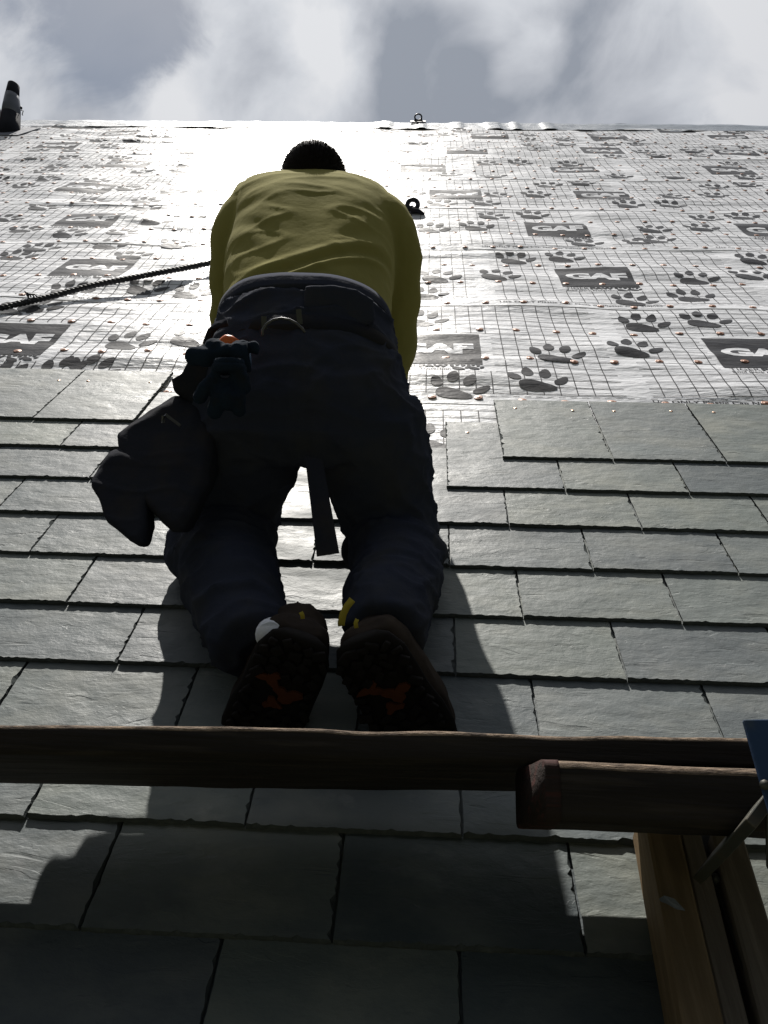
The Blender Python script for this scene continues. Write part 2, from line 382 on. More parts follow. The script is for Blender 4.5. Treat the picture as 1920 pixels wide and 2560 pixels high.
def text_template(txt, width=None, height=None, off=0.0, step=.02, spacing=1.0):
    cu=bpy.data.curves.new('t','FONT'); cu.body=txt; cu.size=1; cu.offset=off; cu.resolution_u=3; cu.space_character=spacing
    o=bpy.data.objects.new('t',cu); col.objects.link(o)
    dg=bpy.context.evaluated_depsgraph_get(); dg.update()
    me=bpy.data.meshes.new_from_object(o.evaluated_get(dg)); bpy.data.objects.remove(o)
    xs=[v.co.x for v in me.vertices]; ys=[v.co.y for v in me.vertices]
    x0,x1,y0,y1=min(xs),max(xs),min(ys),max(ys)
    sx=(width or (x1-x0))/(x1-x0); sy=(height/(y1-y0)) if height else sx
    bm=bmesh.new(); bm.from_mesh(me)
    for v in bm.verts: v.co=Vector(((v.co.x-x0)*sx,(v.co.y-y0)*sy,0))
    bmesh.ops.triangulate(bm, faces=bm.faces[:]); cut_grid(bm, step); bm.verts.index_update()
    out=([v.co.xy.copy() for v in bm.verts],[[v.index for v in f.verts] for f in bm.faces]); bm.free(); return out
def ell(cx,cy,a,b_,rot=0,n=18,tip=0):
    out=[]
    for k in range(n):
        t=2*math.pi*k/n; x=a*math.cos(t); y=b_*math.sin(t)
        if tip: y*= (1+tip*max(0,math.sin(t))**3); 
        c,s=math.cos(rot),math.sin(rot); out.append((cx+x*c-y*s, cy+x*s+y*c))
    return out
pad=[]
for k in range(28):
    t=2*math.pi*k/28; r=1+.10*math.cos(3*t+.6)
    pad.append((-.014+.056*r*math.cos(t)-.006*math.sin(t), -.035+.036*r*math.sin(t)-.010*math.cos(t)))
PAW=template([pad, ell(-.066,.036,.019,.027,.25,tip=.4), ell(-.018,.068,.019,.029,-.1,tip=.4), ell(.034,.050,.019,.030,-.3,tip=.4), ell(.070,-.006,.017,.029,-.75,tip=.4)])
BOX=template([[(0,0),(.315,0),(.315,.285),(0,.285)]])
GAF=text_template('GAF', .262, .092, off=.055, spacing=.93)
TIG=text_template('TIGER', .095,.024, off=0)
PWT=text_template('PAW', .095,.024, off=.06)
RDP=text_template('Roof Deck Protection', .20, .017, off=.015)
USE=text_template('Use ONLY Plastic Cap Nails or Plastic Cap Staples', .62, .021, off=.012)
USE=([Vector((x,y)) for x,y in USE[0]],USE[1])

# printed marks as seen, located on the roof: (strip, u, v)
def uv(px,py): p=on_plane(px,py,.012); return p.x,p.y
boxes=[uv(*q) for q in ((1816-6,924),(1191-230,912),(100-232,884),(1406,717),(116,691),(762,704),(1321,589),(1873,594),(125,565),(1448,502),(1950,507),(135,481),(1073,500),
       (1383,433),(1000,429),(1780,436),(640,424),(250,418),(1461,385),(1117,385),(1800,389),(800,380),(430,376),(80,372),(1180,347),(1480,347),(1790,350),(880,345),(560,342),(240,340),(-40,338),(1330,329),(1650,332),(1010,328),(700,326),(400,324),(120,322))]
paws=[uv(*q) for q in ((1391,889),(1583,877),(1345,953),(1144,968),(1608,812),(1761,808),(1087,1092),(1582,753),(1730,745),(1738,701),(1874,695),(1244,692),(1096,695),(1287,649),(1408,646),(1886,654),(1064,735),(1055,800),
  (1460,608),(1600,607),(1640,603),(1631,576),(1753,573),(1191,570),(1079,573),(1229,542),(1330,538),(1764,545),(1857,542),(1209,511),(1102,514),(1570,517),(1675,515),(1339,487),(1241,490),(1683,492),(1785,489),(1368,466),(1452,463),(1787,469),(1868,465),
  (320,860),(482,852),(150,924),(222,920),(0,930),(364,719),(44,779),(98,771),(175,726),(479,731),(98,621),(40,640),(172,587),(13,546),(105,520),(118,449),(388,557),(304,584),(270,614),(60,575),(330,640),(440,610),(60,466),(230,502),(360,520),(430,480),(320,470),(470,545))]
rng=random.Random(3)
# farther strips: the same pattern, paws between the logos
for k in range(4,8):
    lo,hi=bounds[k],bounds[k+1]
    u=U0+rng.random()*.3
    while u<U1:
        for vv in (lo+.17,lo+.42,lo+.72):
            if rng.random()<.62:
                c=(u+rng.uniform(-.08,.08), vv+rng.uniform(-.05,.05))
                if all(not(bx-.06<c[0]<bx+.38 and by-.1<c[1]<by+.36) for bx,by in boxes) and (k>4 or not(0<c[0]<2.3)) and all(abs(c[0]-p[0])+abs(c[1]-p[1])>.2 for p in paws): paws.append(c)
        u+=.30
def strip_of(v):
    for k in range(len(bounds)-1):
        if bounds[k]<=v<bounds[k+1]: return k
    return None
# grid layout
def blanks_for(k):
    r=random.Random(50+k); off=r.uniform(0,1.13)
    return [(U0-2+off+i*1.13, U0-2+off+i*1.13+.10) for i in range(12)]
BL={k:blanks_for(k) for k in range(8)}
BL[1]=[(u0,u0+.085) for u0 in [uv(1465,800)[0]+i*1.125 for i in range(-6,6)]]
BL[2]=[(u0,u0+.085) for u0 in [uv(1180,700)[0]+i*1.125 for i in range(-6,6)]]
STR=[]
for k in range(len(bounds)-1):
    lo,hi=bounds[k],bounds[k+1]+.03
    st=.026 if k<4 else .036
    nu=int((U1-U0)/st); nv=max(4,int((hi-lo)/st))
    vs=[];fs=[]
    for j in range(nv+1):
        for i in range(nu+1):
            u=U0+(U1-U0)*i/nu; v=lo+(hi-lo)*j/nv
            e_ = .004*nz3(u*3,k*3.3,7) if j==0 else 0
            vs.append((u,v+e_,strip_h(k,u,v)))
    for j in range(nv):
        for i in range(nu):
            a=j*(nu+1)+i; fs.append([a,a+1,a+nu+2,a+nu+1])
    mb=MB(); mb.add(vs,fs,0)
    # thickness lip along the lower edge
    lip=[(v[0],v[1],v[2]-.003) for v in vs[:nu+1]]
    mb.add(vs[:nu+1]+lip, [[i,i+nu+1,i+nu+2,i+1] for i in range(nu)],0)
    def deco(tpl, u, v, lift, mi, rot=0):
        c,s=math.cos(rot),math.sin(rot)
        pts=[]
        for p in tpl[0]:
            uu=u+p.x*c-p.y*s; vv=v+p.x*s+p.y*c
            pts.append((uu,vv,strip_h(k,uu,vv)+lift))
        mb.add(pts, tpl[1], mi)
    def line(u0,v0,u1,v1,wd=.0034):
        L_=math.hypot(u1-u0,v1-v0)
        if L_<.01: return
        n=max(1,int(L_/.026)); du,dv=(u1-u0)/L_,(v1-v0)/L_; pts=[]
        for i in range(n+1):
            t=i/n; uu=u0+(u1-u0)*t; vv=v0+(v1-v0)*t
            for sgn in (-1,1):
                a,b2=uu-dv*sgn*wd/2, vv+du*sgn*wd/2
                pts.append((a,b2,strip_h(k,a,b2)+.0011))
        mb.add(pts,[[2*i,2*i+1,2*i+3,2*i+2] for i in range(n)],1)
    bx=[q for q in boxes if strip_of(q[1]+.1)==k]
    top=bounds[k+1]-.06 ; bot=lo+.075
    gs=.0508
    def blocked(u,v):
        for x_,y_ in bx:
            if x_-.03<u<x_+.345 and y_-.062<v<y_+.30: return True
        return any(a<u<b_ for a,b_ in BL[k])
    nrow=int((hi-.03-bot)/gs)
    wl=.0030 if k<4 else .0036
    for r in range(nrow+1):
        v=bot+r*gs; u=U0+.02; s0=None
        while u<U1-.02:
            bl=blocked(u,v)
            if not bl and s0 is None: s0=u
            if bl and s0 is not None: line(s0,v,u,v,wl); s0=None
            u+=.0254
        if s0 is not None: line(s0,v,u-.0254,v,wl)
    u=U0+.03; 
    while u<U1:
        v=bot; s0=None
        while v<bot+nrow*gs+.001:
            bl=blocked(u,v)
            if not bl and s0 is None: s0=v
            if bl and s0 is not None: line(u,s0,u,v,wl); s0=None
            v+=gs/2
        if s0 is not None: line(u,s0,u,bot+nrow*gs,wl)
        u+=gs
    for x_,y_ in bx:
        deco(BOX,x_,y_,.0014,1); deco(GAF,x_+.03,y_+.10,.0022,0)
        if k<5:
            deco(TIG,x_+.01,y_-.030,.0014,1); deco(PWT,x_+.11,y_-.030,.0014,1); deco(RDP,x_+.012,y_-.054,.0014,1)
            sp=([p*.36 for p in PAW[0]],PAW[1]); deco(sp,x_+.24,y_-.028,.0014,1)
            sp=([p*.3 for p in PAW[0]],PAW[1]); deco(sp,x_+.29,y_-.024,.0014,1)
    for p in paws:
        if strip_of(p[1])==k:
            r=random.Random(int(p[0]*1000)); deco(PAW,p[0],p[1],.0016,1,rot=r.uniform(-.25,.2))
    if k in (1,2,3):
        u=U0
        while u<U1: 
            line(u,lo+.058,min(u+.02,U1),lo+.058,.002); u+=.034
        for px in {1:[(1640,1010),(300,960)],2:[(1250,768),(40,742)],3:[(1205,622),(1790,628)]}[k]:
            deco(USE,uv(*px)[0],lo+.030,.0012,1)
    o=part('underlayment', mb.me('underlayment'), [M['membrane'],M['print']], roof)
    STR.append(o)
# ridge cap sheet
vs=[];fs=[];nu=260
prof=[(8.52,.022),(8.60,.020),(8.72,.020),(8.84,.022),(VR-.03,.024)]
rows=[Vector((0,a,b_)) for a,b_ in prof]+[Vector((0,VR+.03,.012)), Vector((0,VR,0))+far*.12+n2_*.02, Vector((0,VR,0))+far*.5+n2_*.02]
for j,r in enumerate(rows):
    for i in range(nu+1):
        u=U0+(U1-U0)*i/nu
        vs.append(r+Vector((u,.02*nz3(u*2,j,3) if j==0 else 0,.012*nz3(u*3.1,j*.8,1)+.006*nz3(u*11,j,4)+ (.01 if -.6<u<1.2 and nz3(u*6,1,1)>.1 else 0))))
for j in range(len(rows)-1):
    for i in range(nu):
        a=j*(nu+1)+i; fs.append([a,a+1,a+nu+2,a+nu+1])
part('ridge_cap', mesh('ridge_cap',vs,fs), M['ridge'], roof)

# ---- cap nails
b=MB()
def disc(mb,c,r,h,n=14,mi=0,ax=None):
    c=Vector(c); rs=[]
    for rr,hh in ((r,0),(r,h*.6),(r*.85,h*.9),(r*.4,h*.6),(r*.36,h*1.1),(r*.15,h*1.2)):
        rs.append([c+Vector((rr*math.cos(2*math.pi*k/n), rr*math.sin(2*math.pi*k/n), hh)) for k in range(n)])
    mb.rings(rs,mi)
disc(b,(0,0,0),.0135,.0022)
nail_me=b.me('cap_nail'); finish(nail_me,M['copper'],True)
rest=MB(); cnt=0; rn=random.Random(11)
rows=[]
for k in range(1,8):
    lo=bounds[k]; sp=bounds[k+1]-lo
    rows+=[(k,lo+.035),(k,lo+.035+sp*.34),(k,lo+.035+sp*.66)]
for k,v in rows:
    u=U0+rn.random()*.14
    while u<U1:
        u+=.142+rn.uniform(-.02,.02); vv=v+rn.uniform(-.012,.012)
        P=Vector((u,vv,strip_h(k,u,vv)+.0012))
        c=U*P.x+V*P.y+NO*(P.z-H); sx=960+F*c.x/c.z
        vis = -20<sx<1940 and not(560<sx<1010)
        if k<=2 and vis and cnt<98:
            o=bpy.data.objects.new('cap_nail',nail_me); col.objects.link(o); o.parent=STR[k]
            o.location=P; o.rotation_euler=(rn.uniform(-.12,.12),rn.uniform(-.12,.12),rn.random()*6); cnt+=1
        else:
            disc(rest,P,.0130,.0022,n=8)
nr_=part('cap_nails', rest.me('cap_nails'), M['copper'], roof); nr_['kind']='stuff'
print('individual nails',cnt)

# ---- slates
T=.0078; EXP=.1651; LEN=.406; TAU=T/EXP
def slate_mesh(mb, u0, u1, tail, seed, length=LEN, th=T, lc=0):
    r=random.Random(seed)
    tailw=.0060+TAU*LEN
    def P(u,s,w):   # s from tail upward
        return Vector((u, tail+s, tailw-TAU*s+w))
    nx=max(10,int((u1-u0)/.007)); ny=int(length/.008)
    skew=r.uniform(-.0015,.0015)
    sd=r.random()*100
    def jag(t,ch,amp):
        return amp*(nz3(t*38,sd+ch*9,0)*.6+nz3(t*110,sd+ch*9,5)*.6)
    def chip(t,ch,base,amp):
        x=.6*nz3(t*60,sd+ch*17,2)+.75*nz3(t*190,sd+ch*5,8)+.12
        return base+amp*max(0,x)**1.2*1.6
    out=[];mid=[];top=[]
    # tail edge (left to right), right side up, head, left side down
    for i in range(nx):
        t=i/nx; u=u0+(u1-u0)*t
        cut=.010*max(0,1-t/.04)*(r.random()<.3)
        out.append(P(u,jag(u,0,.0022),0)); mid.append(P(u,jag(u,0,.0028)+.0003,th*(.35+.25*nz3(u*60,sd,1)))); top.append(P(u,chip(u,0,.0014,.005),th))
    for j in range(ny):
        t=j/ny; s=length*t
        out.append(P(u1+jag(s,1,.0012)-.001,s,0)); mid.append(P(u1+jag(s,1,.0016)-.0002,s,th*.55)); top.append(P(u1-chip(s,1,.0014,.0065),s+.004*nz3(s*150,sd,3),th))
    for i in range(nx):
        t=1-i/nx; u=u0+(u1-u0)*t
        out.append(P(u,length+jag(u,2,.001),0)); mid.append(P(u,length+jag(u,2,.001),th*.5)); top.append(P(u,length-.001,th))
    for j in range(ny):
        t=1-j/ny; s=length*t
        out.append(P(u0+.0035,s,0)); mid.append(P(u0+jag(s,3,.0012)+.0018,s,th*.5)); top.append(P(u0+jag(s,3,.0014)+(chip(s,3,.003,.007) if lc else chip(s,3,.0004,.0012)),s,th))
    # fix corners of the top ring
    rs=[out,mid,top]
    n=len(out); vs=[v for q in rs for v in q]
    fs=[[i*n+k, i*n+(k+1)%n, (i+1)*n+(k+1)%n, (i+1)*n+k] for i in range(2) for k in range(n)]
    fs.append(list(range(n))[::-1])
    # second inner ring so that edge shading stays local
    c=sum(top,Vector())/n
    inner=[P(min(max(p.x,u0+.016),u1-.016), min(max(p.y-tail,.018),length-.012), th) for p in top]
    b0=len(vs); vs+=inner
    fs+=[[2*n+k,2*n+(k+1)%n,b0+(k+1)%n,b0+k] for k in range(n)]
    fs.append([b0+k for k in range(n)])
    mb.add(vs,fs[:2*n],1); mb.f+= [[q+len(mb.v)-len(vs) for q in f] for f in fs[2*n:]]; mb.mi+=[0]*(len(fs)-2*n)
TAIL0=2.118
def tail(i): return TAIL0-EXP*i
def uu(px,i): return u_at(px, tail(i), .0060+TAU*LEN)
courses={
 0:[[ -445,-168,84,337]],
 1:[[-410,-129,152,440],[1255,1533,1816,2105]],
 2:[[-370,-70,226,520],[1115,1414,1724,2030]],
 3:[[-330,-8,318,640,960,1273,1604,1935,2260]],
 4:[[-280,75,428,782,1125,1483,1846,2205]],
 5:[[-220,170,552,932,1308,1705,2095]],
 6:[[-130,295,717,1140,1568,1995]],
 7:[[-35,434,890,1354,1825,2290]],
 8:[[-470,67,614,1157,1700,2240]],
 9:[[-430,202,830,1465,2080]],
 10:[[-190,474,1160,1850,2540]],
 11:[[-600,110,820,1530,2240]],
}
ordw=['topmost','second','third','fourth','fifth','sixth','seventh','eighth','ninth','tenth','lowest','lowest']
nails=MB(); 
b=MB()
disc(b,(0,0,0),.0048,.0012,n=10); nail2=b.me('nail'); finish(nail2,M['nailhead'],True)
stuff=MB(); ns=0
for i,segs in courses.items():
    for si,seg in enumerate(segs):
        us=[uu(p,i) for p in seg]
        for j in range(len(us)-1):
            seed=i*100+si*40+j; r=random.Random(seed)
            gap=.0010+r.random()*.0016
            mb=MB(); th=T*r.uniform(.88,1.06)
            slate_mesh(mb, us[j]+gap/2, us[j+1]-gap/2, tail(i)+r.uniform(-.0022,.0022), seed, th=th, lc=(si==1 and j==0))
            o=part('slate', mb.me('slate'), [M['slate'],M['slate_edge']], roof, smooth=False); ns+=1
            if (i==0) or (i==1 and si==1) or (i==2 and si==1 and j==0):
                for f in ((.22,.80) if i else (.16,.84)):
                    if i==2 and f>.5: continue
                    u=us[j]+(us[j+1]-us[j])*f; s=.335+r.uniform(-.01,.01)
                    if i==0: s=.30
                    q=bpy.data.objects.new('nail',nail2); col.objects.link(q); q.parent=o
                    q.location=(u,tail(i)+s,.0060+TAU*LEN-TAU*s+th+.0006)
        # beyond the photographed part: the same slating carried on
        lo=us[0]; hi=us[-1]
        if si==0:
            k=0
            while lo-.30*(k+1)>-2.6: slate_mesh(stuff, lo-.30*(k+1)+.002, lo-.30*k-.002, tail(i), 900+i*20+k); k+=1
        if si==len(segs)-1 and i>0:
            k=0
            while hi+.30*(k+1)<2.6: slate_mesh(stuff, hi+.30*k+.002, hi+.30*(k+1)-.002, tail(i), 1900+i*20+k); k+=1
part('slates', stuff.me('slates'), [M['slate'],M['slate_edge']], roof, smooth=False)['kind']='stuff'
print('slates',ns)

# ------------------------------------------------------------------ roof fittings
# vent stack at the left
base=on_plane(22,333,.01); Pb=base
vt=thing('vent_pipe','dark vent pipe with a grey band standing at the left end of the roof','vent pipe',base)
def vring(h, r, tilt=0, n=28, off=0):
    h*=1.22; tilt*=.5
    return [Pb+up*(h+tilt*math.cos(2*math.pi*k/n))+Vector((1,0,0))*(r*math.cos(2*math.pi*k/n)+off)+fwd*r*math.sin(2*math.pi*k/n) for k in range(n)]
def seg(hs):
    b=MB(); b.rings([vring(*h) for h in hs]); return b.me()
part('pipe', seg([(-.12,.093),(.02,.092),(.17,.082,0,28,-.02)]), M['vent_black'], vt)
part('band', seg([(.165,.0835,-.006,28,-.02),(.24,.079,-.01,28,-.032),(.31,.070,-.015,28,-.044),(.352,.064,-.02,28,-.052)]), M['vent_grey'], vt)
part('pipe_top', seg([(.34,.0625,-.02,28,-.052),(.40,.058,-.02,28,-.057),(.455,.053,-.02,28,-.062),(.462,.046,-.02,28,-.062)]), M['vent_black'], vt)
b=MB(); b.ball(Pb+up*.27+Vector((.070,0,0))-fwd*.02,(.010,.010,.014)); b.tube([Pb+up*.265+Vector((.058,0,0)),Pb+up*.255+Vector((.083,0,0)),Pb+up*.215+Vector((.08,0,0)),Pb+up*.205+Vector((.088,0,0))],.004,8)
part('clamp', b.me(), M['black_metal'], vt)
b=MB(); b.box(Pb+Vector((-.04,-.02,.018)),(.24,.25,.003))
part('flashing', b.me(), M['vent_grey'], vt, smooth=False)
# brick stack just showing behind the pipe at the picture's edge
cb_=on_plane(-72,332,0)
ch=thing('chimney','brick chimney stack with white flashing behind the vent pipe','chimney',cb_)
b=MB(); b.box(cb_+up*.02,(.215,.15,.19),(Vector((1,0,0)),fwd,up),bev=.01); part('stack',b.me(),M['brick'],ch,smooth=False)
b=MB(); b.box(cb_+up*.215+Vector((.01,0,0)),(.235,.17,.012),(Vector((1,0,0)),fwd,up)); part('capping',b.me(),M['sock'],ch,smooth=False)

def ring_anchor(name,label,base,R,cc,nrm_tilt,mats,carab=False):
    t=thing(name,label,'roof anchor',base)
    ax=Vector((1,0,0)); uz=up
    c=base+uz*(R*1.55)
    b=MB(); n=28
    pts=[c+ax*R*.86*math.cos(a)+uz*R*math.sin(a) for a in [2*math.pi*k/n for k in range(n+1)]]
    b.tube(pts,cc,10,ref=(0,.3,-1)); part('ring',b.me(),M['black_metal'],t)
    b=MB()
    poly=[c+ax*x*R+uz*y*R for x,y in ((-.98,-.3),(-.62,-.72),(0,-.93),(.62,-.72),(.98,-.3),(1.05,-1.0),(1.25,-1.5),(1.75,-1.75),(-1.5,-1.75),(-1.1,-1.45),(-.95,-1.0))]
    b.prism([p-fwd*.006 for p in poly],.012,fwd); part('bracket',b.me(),M['black_metal'],t,smooth=False)
    b=MB(); b.box(base+Vector((0,0,.004)),(R*1.9,R*1.3,.004)); part('base_plate',b.me(),M['black_metal'],t,smooth=False)
    return t,c
ab=on_plane(1045,309.5,.02); ab=Vector((ab.x,VR-.06,.034))
ring_anchor('roof_anchor','black ring anchor standing up on the roof ridge against the sky',ab,.038,.0075,0,None)
a2=on_plane(1031,531,.015)
t2,c2=ring_anchor('roof_anchor','dark ring anchor with a shackle half hidden behind the right shoulder',a2,.034,.013,0,None)
b=MB(); b.tube([c2+Vector((-.035,0,-.01)),c2+Vector((-.055,-.01,.005)),c2+Vector((-.07,-.02,-.005)),c2+Vector((-.06,-.02,-.03)),c2+Vector((-.035,0,-.035))],.005,8)
b.ball(c2+Vector((-.006,-.02,-.03)),(.022,.02,.03))
part('shackle',b.me(),M['black_metal'],t2)
b=MB(); b.tube([a2+Vector((.0,-.03,.02)),a2+Vector((.04,-.05,.015)),a2+Vector((.065,-.07,.006))],[.016,.012,.006],8)
part('sling',b.me(),M['leather'],t2)

# rope: three twisted strands from the left edge to the anchor
rp=[(-120,797,.03),(0,770,.03),(128,741,.026),(236,713,.034),(371,687,.038),(528,657,.04),(700,615,.03),(900,556,.03),(1010,527,.03)]
ctrl=[on_plane(a,b_,w+.012) for a,b_,w in rp]
def cr(P0,P1,P2,P3,t):
    return .5*((2*P1)+(P2-P0)*t+(2*P0-5*P1+4*P2-P3)*t*t+(3*P1-P0-3*P2+P3)*t**3)
path=[]
for i in range(len(ctrl)-1):
    P0=ctrl[max(i-1,0)];P1=ctrl[i];P2=ctrl[i+1];P3=ctrl[min(i+2,len(ctrl)-1)]
    L_=(P2-P1).length; n=max(2,int(L_/.008))
    path+=[cr(P0,P1,P2,P3,k/n) for k in range(n)]
rt_=thing('rope','black twisted safety rope running from the left edge of the picture to behind the arm','rope',ctrl[1])
s=0; strands=[[],[],[]]
for i,p in enumerate(path):
    if i: s+=(p-path[i-1]).length
    t=(path[min(i+1,len(path)-1)]-path[max(i-1,0)]).normalized(); a=t.cross(Vector((0,0,1))).normalized(); bb=t.cross(a)
    for q in range(3):
        an=s/.052*2*math.pi+q*2.094; strands[q].append(p+(a*math.cos(an)+bb*math.sin(an))*.0062)
b=MB()
for q in strands: b.tube(q,.0068,7)
for i in range(6,len(path)-6,5):
    q=strands[0][i]; p=path[i]
    if (q-p).dot(Vector((0,-.6,1)))>.001 :
        d=(strands[0][i+1]-strands[0][i-1]).normalized(); o_=(q-p).normalized()
        b.ball(q+o_*.0052,(.0045,.002,.0022),(d,o_.cross(d),o_),n=6,mi=1)
part('strands',b.me(),[M['rope'],M['rope_fleck']],rt_)
b=MB(); k0=path[int(len(path)*.12)]
for j in range(4):
    b.tube([k0+Vector((.0,.01,.012)),k0+Vector((-.004*j,.018,.022+.004*j)),k0+Vector((.018-.01*j,.03,.02)),k0+Vector((.03-.012*j,.02,.012))],.003,6)
part('twine',b.me(),M['rope'],rt_)

# ------------------------------------------------------------------ staging
def plank_mesh(u0,u1,C,wd,th,dirw,dirt,seed,bev=.0055,slant=0,nseg=90,drift=0):
    """C: inner lower corner (v,w); wd along dirw (outward), th along dirt; worn, rounded arrises"""
    r=random.Random(seed); rings=[]
    base=[]
    nb=4
    for (cx,cy,a0) in ((bev,bev,math.pi),(wd-bev,bev,1.5*math.pi),(wd-bev,th-bev,0),(bev,th-bev,.5*math.pi)):
        for k in range(nb+1):
            a=a0+k/nb*math.pi/2; base.append((cx+bev*math.cos(a), cy+bev*math.sin(a)))
    full=[]
    for i,(x,y) in enumerate(base):
        x2,y2=base[(i+1)%len(base)]; full.append((x,y))
        L_=math.hypot(x2-x,y2-y)
        if L_>.015:
            m=int(L_/.012)
            for k in range(1,m): full.append((x+(x2-x)*k/m,y+(y2-y)*k/m))
    for i in range(nseg+1):
        u=u0+(u1-u0)*i/nseg; ring=[]
        for (x,y) in full:
            j=.0016*nz3(u*2.2+seed,x*20,y*20)+.0009*nz3(u*14+seed,x*70,y*70)
            f=.0022*max(0,nz3(u*9+seed,1,2))*(1 if (x>wd-.012 and y>th-.014) else 0)
            us_=u+ (slant*(1-x/wd) if i==0 else 0)+ (.0015*nz3(x*60,y*60,seed) if i in (0,nseg) else 0)
            ring.append(Vector((us_, C[0]+drift*(u-.4)+dirw[0]*(x-f)+dirt[0]*(y-f+j), C[1]+dirw[1]*(x-f+j)+dirt[1]*(y-f+j))))
        rings.append(ring)
    b=MB(); b.rings(rings); n_=len(full)
    for k in range(nseg):
        for q in range(n_):
            if full[q][0]>wd-bev*.95 and full[q][1]>th-bev*1.05: b.mi[k*n_+q]=1  # outer top arris: worn edge with its sunlit line put into the colour
    return b
dw=(-.56,.83); dt_=(.83,.56)
nrm=math.hypot(*dw); dw=(dw[0]/nrm,dw[1]/nrm); nrm=math.hypot(*dt_); dt_=(dt_[0]/nrm,dt_[1]/nrm)
b=plank_mesh(-1.3,.62,(.8385,.081),.25,.034,dw,dt_,5,drift=.03)
pl=part('plank',b.me(),[M['old_wood'],M['worn_sunlit_wood']],None,base=(0,.8,.1)); tag(pl,'long weathered plank crossing the whole picture just below the boots','plank')
# second timber, lapping in front at the right
Cf=on_plane(1345,2046,.255)
b=plank_mesh(u_at(1352,.66,.27),.66,(.655,.222),.085,.062,dw,dt_,8,bev=.009,slant=-.022,nseg=50)
tm=b.me()
p2=thing('timber','short thick timber with a red painted end lapping in front of the long plank','timber',(.4,.62,.3))
part('beam',tm,[M['old_wood'],M['worn_sunlit_wood']],p2)
# red paint worn on the end, as a skin on the end of the same section
b=plank_mesh(u_at(1352,.66,.27)-.0012,u_at(1352,.66,.27)+.014,(.6548,.2213),.0865,.0634,dw,dt_,8,bev=.009,slant=-.022,nseg=4)
b.mi=[0]*len(b.mi); part('painted_end',b.me(),M['old_wood_red'],p2)

# roof jack (steel bracket)
J=thing('roof_bracket','blue and grey steel roof bracket carrying the planks at the right edge','bracket',(.5,.7,.05))
def bar(p0,p1,wd,th,wax,mats,name,bev=.0015):
    p0,p1=Vector(p0),Vector(p1); d=(p1-p0); L_=d.length; d.normalize(); wax=(Vector(wax)-d*Vector(wax).dot(d)).normalized(); n=d.cross(wax)
    b=MB(); b.box((p0+p1)/2,(L_/2,wd/2,th/2),(d,wax,n),bev=bev); return part(name,b.me(),mats,J,smooth=False)
top_=unproj(1888,1800,.86); low_=unproj(1968,2075,.80)
bar(top_,low_,.026,.006,(1,.2,0),M['blue_paint'],'upright')
bar(unproj(1766,2172,1.03),unproj(1905,2022,.83),.040,.012,(.5,.5,.2),M['grey_steel'],'brace')
bar(unproj(1928,1965,.835),unproj(1932,2170,.85),.012,.006,(1,0,0),M['grey_steel'],'rod')
bar(unproj(1935,2015,.88),unproj(1910,1985,1.14),.034,.006,(1,0,0),M['grey_steel'],'arm')
bar(Vector((.392,.86,.062)),Vector((.392,.45,.095)),.034,.006,(1,0,0),M['grey_steel'],'strap')
pass
for q0,q1,r_ in ((unproj(1912,1962,.84),unproj(1912,1962,.80),.007),(unproj(1790,2192,1.09),unproj(1788,2198,1.06),.008)):
    b=MB(); b.tube([q0,q1],r_*.7,8); part('bolt',b.me(),M['grey_steel'],J)

# lumber laid up the slope under the bracket
def stringer(ua,ub,wlo,whi,vtop,m,label,tiltw=-.0,rot=.055,name='board'):
    # left/right edge u at v=.75, drifting with v
    b=MB(); nseg=24; rings=[]
    for i in range(nseg+1):
        v=vtop-(vtop+.25)*i/nseg; du=(v-.75)*rot; r=[]
        bv=.003
        for (x,y) in ((ua+bv,wlo),(ub-bv,wlo),(ub,wlo+bv),(ub,whi-bv),(ub-bv,whi),(ua+bv,whi),(ua,whi-bv),(ua,wlo+bv)):
            r.append(Vector((x+du+.0008*nz3(v*6,x*30,y*30), v+(.001*nz3(x*90,y*90,1) if i==0 else 0), y+.0008*nz3(v*5,y*30,x*30))))
        rings.append(r)
    b.rings(rings); o=part(name,b.me(),m,None,smooth=False,base=(ua,.4,wlo)); tag(o,label,'board'); return o
stringer(.298,.340,.034,.112,.800,M['new_wood'],'pale new board at the left of the boards running down under the bracket')
stringer(.344,.372,.034,.096,.770,M['grey_wood'],'narrow grey board between the pale board and the gap under the steel brace')
stringer(.384,.424,.034,.100,.765,M['grey_wood'],'brown-grey board at the far right beneath the bracket, right of the gap')
# torn label on the first two boards
b=MB(); P=[unproj(x,y,z) for x,y,z in ((1648,2248,1.0),(1660,2240,.985),(1685,2248,.98),(1708,2272,.985),(1712,2277,.985),(1690,2273,.985),(1668,2260,.99),(1652,2254,1.0))]
b.prism(P,.0012,(0,0,1)); o=part('tag',b.me(),M['vent_grey'],None,smooth=False,base=P[0]); tag(o,'small torn grey strip stuck out from the pale board','tag')

